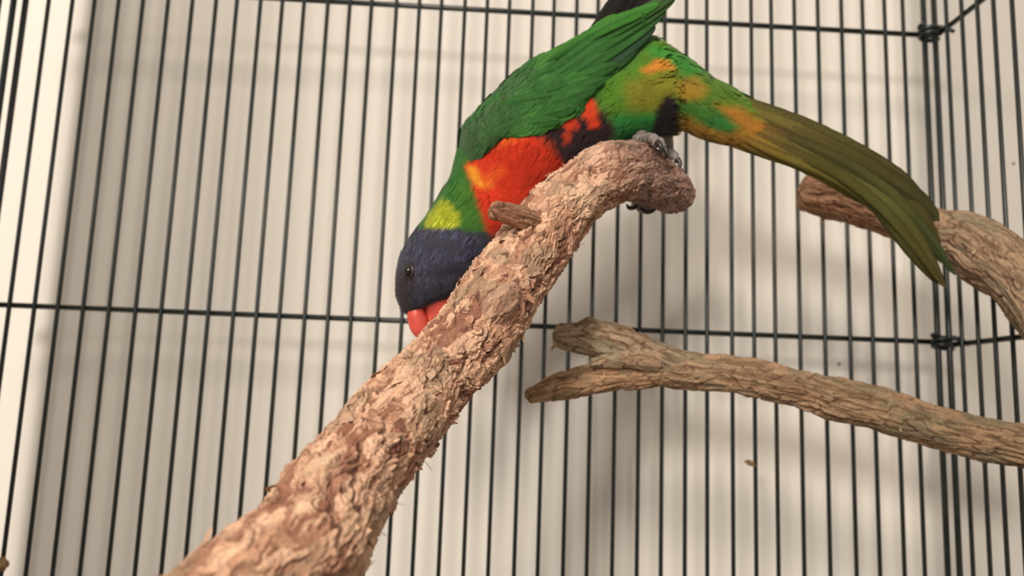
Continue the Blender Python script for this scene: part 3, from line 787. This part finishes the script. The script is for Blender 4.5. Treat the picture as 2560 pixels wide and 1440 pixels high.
# -- tail feathers, longest first
OL, OLd, OLy, OR = (.105, .086, .022), (.064, .052, .015), (.18, .145, .030), (.33, .145, .022)
TF = [  # ctrl px, half width, colours, Z at tip, tip share
    ([(1735, 232), (1960, 322), (2160, 420), (2270, 489), (2350, 553)], 32, [(0, OLy), (.25, OL), (.7, OLd), (1, (.050, .055, .018))], .349, .2, 2.4),
    ([(1740, 212), (1960, 298), (2150, 388), (2250, 452), (2322, 518)], 26, [(0, OLy), (.3, (.088, .075, .022)), (1, (.062, .055, .017))], .350, .25, 2),
    ([(1740, 250), (1960, 345), (2140, 432), (2255, 520), (2330, 606), (2389, 690)], 23, [(0, OR), (.3, OLd), (.7, (.070, .075, .020)), (1, (.042, .062, .025))], .352, .35, 1.3),
    ([(1740, 262), (1950, 355), (2100, 424), (2222, 520), (2300, 616), (2364, 722)], 25, [(0, OR), (.3, OL), (.65, (.095, .095, .024)), (1, OLd)], .351, .3, 1.5),
    ([(1730, 275), (1930, 368), (2075, 425), (2200, 512), (2280, 622), (2346, 712)], 25, [(0, OR), (.35, OLy), (.7, (.062, .070, .020)), (1, OLd)], .353, .3, 1.5),
    ([(1740, 228), (1960, 318), (2140, 410), (2240, 482), (2312, 570), (2352, 640)], 29, [(0, OLy), (.4, OL), (1, (.066, .060, .018))], .354, .25, 2),
    ([(1735, 262), (1920, 345), (2060, 402), (2155, 432)], 32, [(0, OR), (.45, OLy), (.85, (.14, .135, .03)), (1, (.05, .095, .03))], .346, .2, 2),
    ([(1725, 285), (1880, 355), (2000, 400), (2100, 452), (2180, 510)], 25, [(0, OR), (.5, (.15, .14, .03)), (.8, OLy), (1, (.08, .10, .024))], .348, .2, 2),
    ([(1720, 300), (1840, 345), (1930, 377), (2020, 408)], 24, [(0, OR), (.55, (.19, .16, .03)), (1, (.12, .13, .03))], .342, .3, 2),
    ([(1745, 226), (1900, 285), (2030, 340), (2150, 398)], 16, [(0, OLy), (.4, (.13, .11, .03)), (1, (.07, .065, .02))], .343, .4, 1.5),
    ([(1710, 190), (1790, 222), (1880, 246)], 15, [(0, (.032, .15, .03)), (.7, (.03, .16, .05)), (1, (.025, .11, .03))], .337, .5, 1.5),
    ([(1700, 160), (1780, 205), (1850, 240)], 13, [(0, (.035, .16, .028)), (1, (.028, .13, .04))], .336, .5, 1.5),
]
for ct, w, cl, zt, ti, po in TF:
    zs = np.linspace(.327, zt, len(ct))
    blade('tail_feather', [(x, y, z) for (x, y), z in zip(ct, zs)], w, cl, bird, roll=.1, tip=ti, camber=.22, point=po, edge_dark=.38)
# -- eye
def ball(name, c, r, mat, parent, axis=None, sq=1.0, n=24):
    th_ = np.linspace(0, np.pi, n); ph = np.linspace(0, 2 * np.pi, n, endpoint=False)
    a, b = np.meshgrid(th_, ph, indexing='ij')
    D = np.stack([np.sin(a) * np.cos(b), np.sin(a) * np.sin(b), np.cos(a) * sq], -1).reshape(-1, 3)
    if axis is not None:
        q = Vector((0, 0, 1)).rotation_difference(Vector(axis)).to_matrix(); D = D @ np.array(q).T
    return link(name, mesh(name, np.asarray(c) + r * D, [grid_faces(n, n)], mat), parent)
ex, ey = 1019., 678.
kk = np.argmin((bpx - ex) ** 2 + (bpy_ - ey) ** 2 + 1e6 * (np.sin(th)[None] < .05)); ei, ej = np.divmod(kk, NB)
ep, en = VB[ei, ej], NBn[ei, ej]
ring = ball('eye_ring', ep - en * .0001, .0031, M_IRIS, bird, en, .26)
ball('eyeball', ep + en * .0002, .0021, M_EYE, bird, en, .75)

# -- beak
def beak(name, rows, parent, m=28, n=40):
    """rows: front edge px, back edge px, Z, lateral ratio"""
    R = np.array(rows, float)
    S = spline(np.column_stack([(R[:, 0] + R[:, 2]) / 2, (R[:, 1] + R[:, 3]) / 2, 0 * R[:, 0], R]), n)[:, 3:]
    t_ = np.linspace(0, 2 * np.pi, m, endpoint=False)
    cx, cy = (S[:, 0] + S[:, 2]) / 2, (S[:, 1] + S[:, 3]) / 2; ax, ay = (S[:, 0] - S[:, 2]) / 2, (S[:, 1] - S[:, 3]) / 2
    Z = S[:, 4]; k = Z / F; lat = np.hypot(ax, ay) * k * S[:, 5]
    q = np.stack([((cx - 1280) * k)[:, None] + (ax * k)[:, None] * np.cos(t_), Z[:, None] - lat[:, None] * np.sin(t_), -((cy - 720) * k)[:, None] - (ay * k)[:, None] * np.cos(t_)], -1)
    V = from_cam(q).reshape(-1, 3); V = np.vstack([V, V[:m].mean(0), V[-m:].mean(0)])
    j = np.arange(m); e = (n - 1) * m
    fs = [grid_faces(n, m), np.stack([(j + 1) % m, j, np.full(m, n * m)], 1), np.stack([e + j, e + (j + 1) % m, np.full(m, n * m + 1)], 1)]
    return link(name, mesh(name, V, fs, M_BEAK), parent)
beak('upper_bill', [(1028, 752, 1062, 750, .3205, 1.0), (1018, 782, 1062, 772, .3200, 1.05), (1020, 806, 1068, 794, .3197, .95), (1029, 830, 1072, 814, .3195, .85), (1044, 846, 1076, 834, .3195, .75), (1064, 858, 1080, 852, .3195, .7), (1080, 866, 1082, 864, .3195, .7)], bird)
beak('lower_bill', [(1056, 745, 1140, 742, .3215, .75), (1057, 758, 1136, 754, .3212, .75), (1064, 780, 1128, 776, .3208, .72), (1070, 804, 1116, 800, .3205, .7), (1078, 822, 1104, 820, .3205, .65), (1086, 834, 1094, 833, .3205, .6)], bird)

# -- feet: toes curled round the end of the branch
def toe(pts, r, parent, claw=None):
    K = np.array([np.append(unp(*p[:3]), r * k) for p, k in zip(pts, np.linspace(1.1, .75, len(pts)))])
    S = spline(K, 40); t = np.linspace(0, 1, 40)
    rr = S[:, 3] * (1 + .13 * np.cos(t * 2 * np.pi * 4)); rr[-1] *= .5
    V, fs = tube_geo(S[:, :3], rr, 14); o = link('toe', mesh('toe', V, fs, M_FOOT), parent)
    if claw:
        K = np.array([np.append(unp(*p), q) for p, q in zip(claw, (r * .62, r * .5, r * .36, r * .08))])
        S = spline(K, 20); V, fs = tube_geo(S[:, :3], S[:, 3], 10); link('claw', mesh('claw', V, fs, M_CLAW), o)
    return o
def foot(shin, r):
    K = np.array([np.append(unp(*p), q) for p, q in shin]); S = spline(K, 24)
    V, fs = tube_geo(S[:, :3], S[:, 3], 16)
    return link('foot', mesh('foot', V, fs, M_FOOT), bird)
f1 = foot([((1600, 322, .332), .0030), ((1604, 342, .324), .0027), ((1608, 353, .3165), .0025)], 0)
toe([(1604, 353, .317), (1619, 347, .309), (1634, 348, .302), (1644, 362, .299)], .0022, f1, [(1643, 356, .299), (1651, 364, .2975), (1653, 378, .2975), (1646, 388, .299)])
toe([(1604, 350, .317), (1626, 346, .312), (1650, 356, .307), (1660, 372, .305)], .0020, f1, [(1659, 368, .305), (1666, 378, .304), (1667, 390, .304), (1661, 398, .306)])
toe([(1602, 352, .316), (1590, 348, .325), (1580, 352, .331)], .0020, f1)
f2 = foot([((1655, 325, .337), .0042), ((1664, 355, .340), .0034), ((1668, 380, .342), .0028)], 0)
toe([(1666, 378, .341), (1678, 384, .334), (1688, 392, .329), (1694, 402, .327)], .0019, f2, [(1693, 398, .327), (1700, 408, .326), (1697, 420, .326), (1688, 423, .328)])
toe([(1664, 380, .343), (1672, 420, .349), (1664, 465, .350), (1640, 505, .345), (1612, 522, .337), (1598, 520, .331)], .0021, f2, [(1604, 521, .332), (1618, 530, .328), (1634, 526, .326), (1644, 515, .327)])
toe([(1664, 382, .344), (1650, 425, .351), (1620, 470, .349), (1594, 505, .341), (1586, 515, .334)], .0021, f2, [(1587, 512, .334), (1580, 520, .331), (1570, 517, .329), (1566, 509, .329)])

# ------------------------------------------------------------------ small bits stuck to the cage and the wall
def husk(name, P, size, label, seed, mat=M_HUSK):
    g = np.random.default_rng(seed); n, m = 12, 14
    a, b = np.meshgrid(np.linspace(0, np.pi, n), np.linspace(0, 2 * np.pi, m, endpoint=False), indexing='ij')
    D = np.stack([np.sin(a) * np.cos(b), np.sin(a) * np.sin(b), np.cos(a)], -1)
    rr = 1 + .45 * fbm(D * 1.6 + seed, 2)
    V = (D * rr[..., None] * np.asarray(size)).reshape(-1, 3)
    o = link(name, mesh(name, V, [grid_faces(n, m)], mat)); o.location = Vector(P)
    return tag(o, label, 'husk')
def on_y(px, py, y):
    d = unp(px, py, 1.0) - CAM; return CAM + d * ((y - CAM[1]) / d[1])
o = husk('seed_husk', on_y(1876, 1158, -.0012), (.0027, .0012, .0013), 'small brown seed husk stuck beside a thin bar below the forked branch', 3); o.rotation_euler = (0, .35, 0)
husk('food_crumb', on_y(5, 1411, -.002), (.0028, .0018, .0030), 'small brown dried food crumb stuck on a bar low on the cage back', 9)
husk('wall_fleck', on_y(2098, 910, WALL_Y - .0002), (.0008, .0004, .0010), 'tiny brown fleck on the wall between the curved and forked branches', 12)
husk('wall_fleck', on_y(2534, 409, WALL_Y - .0002), (.0009, .0004, .0009), 'tiny dark fleck on the wall above the curved branch', 14)
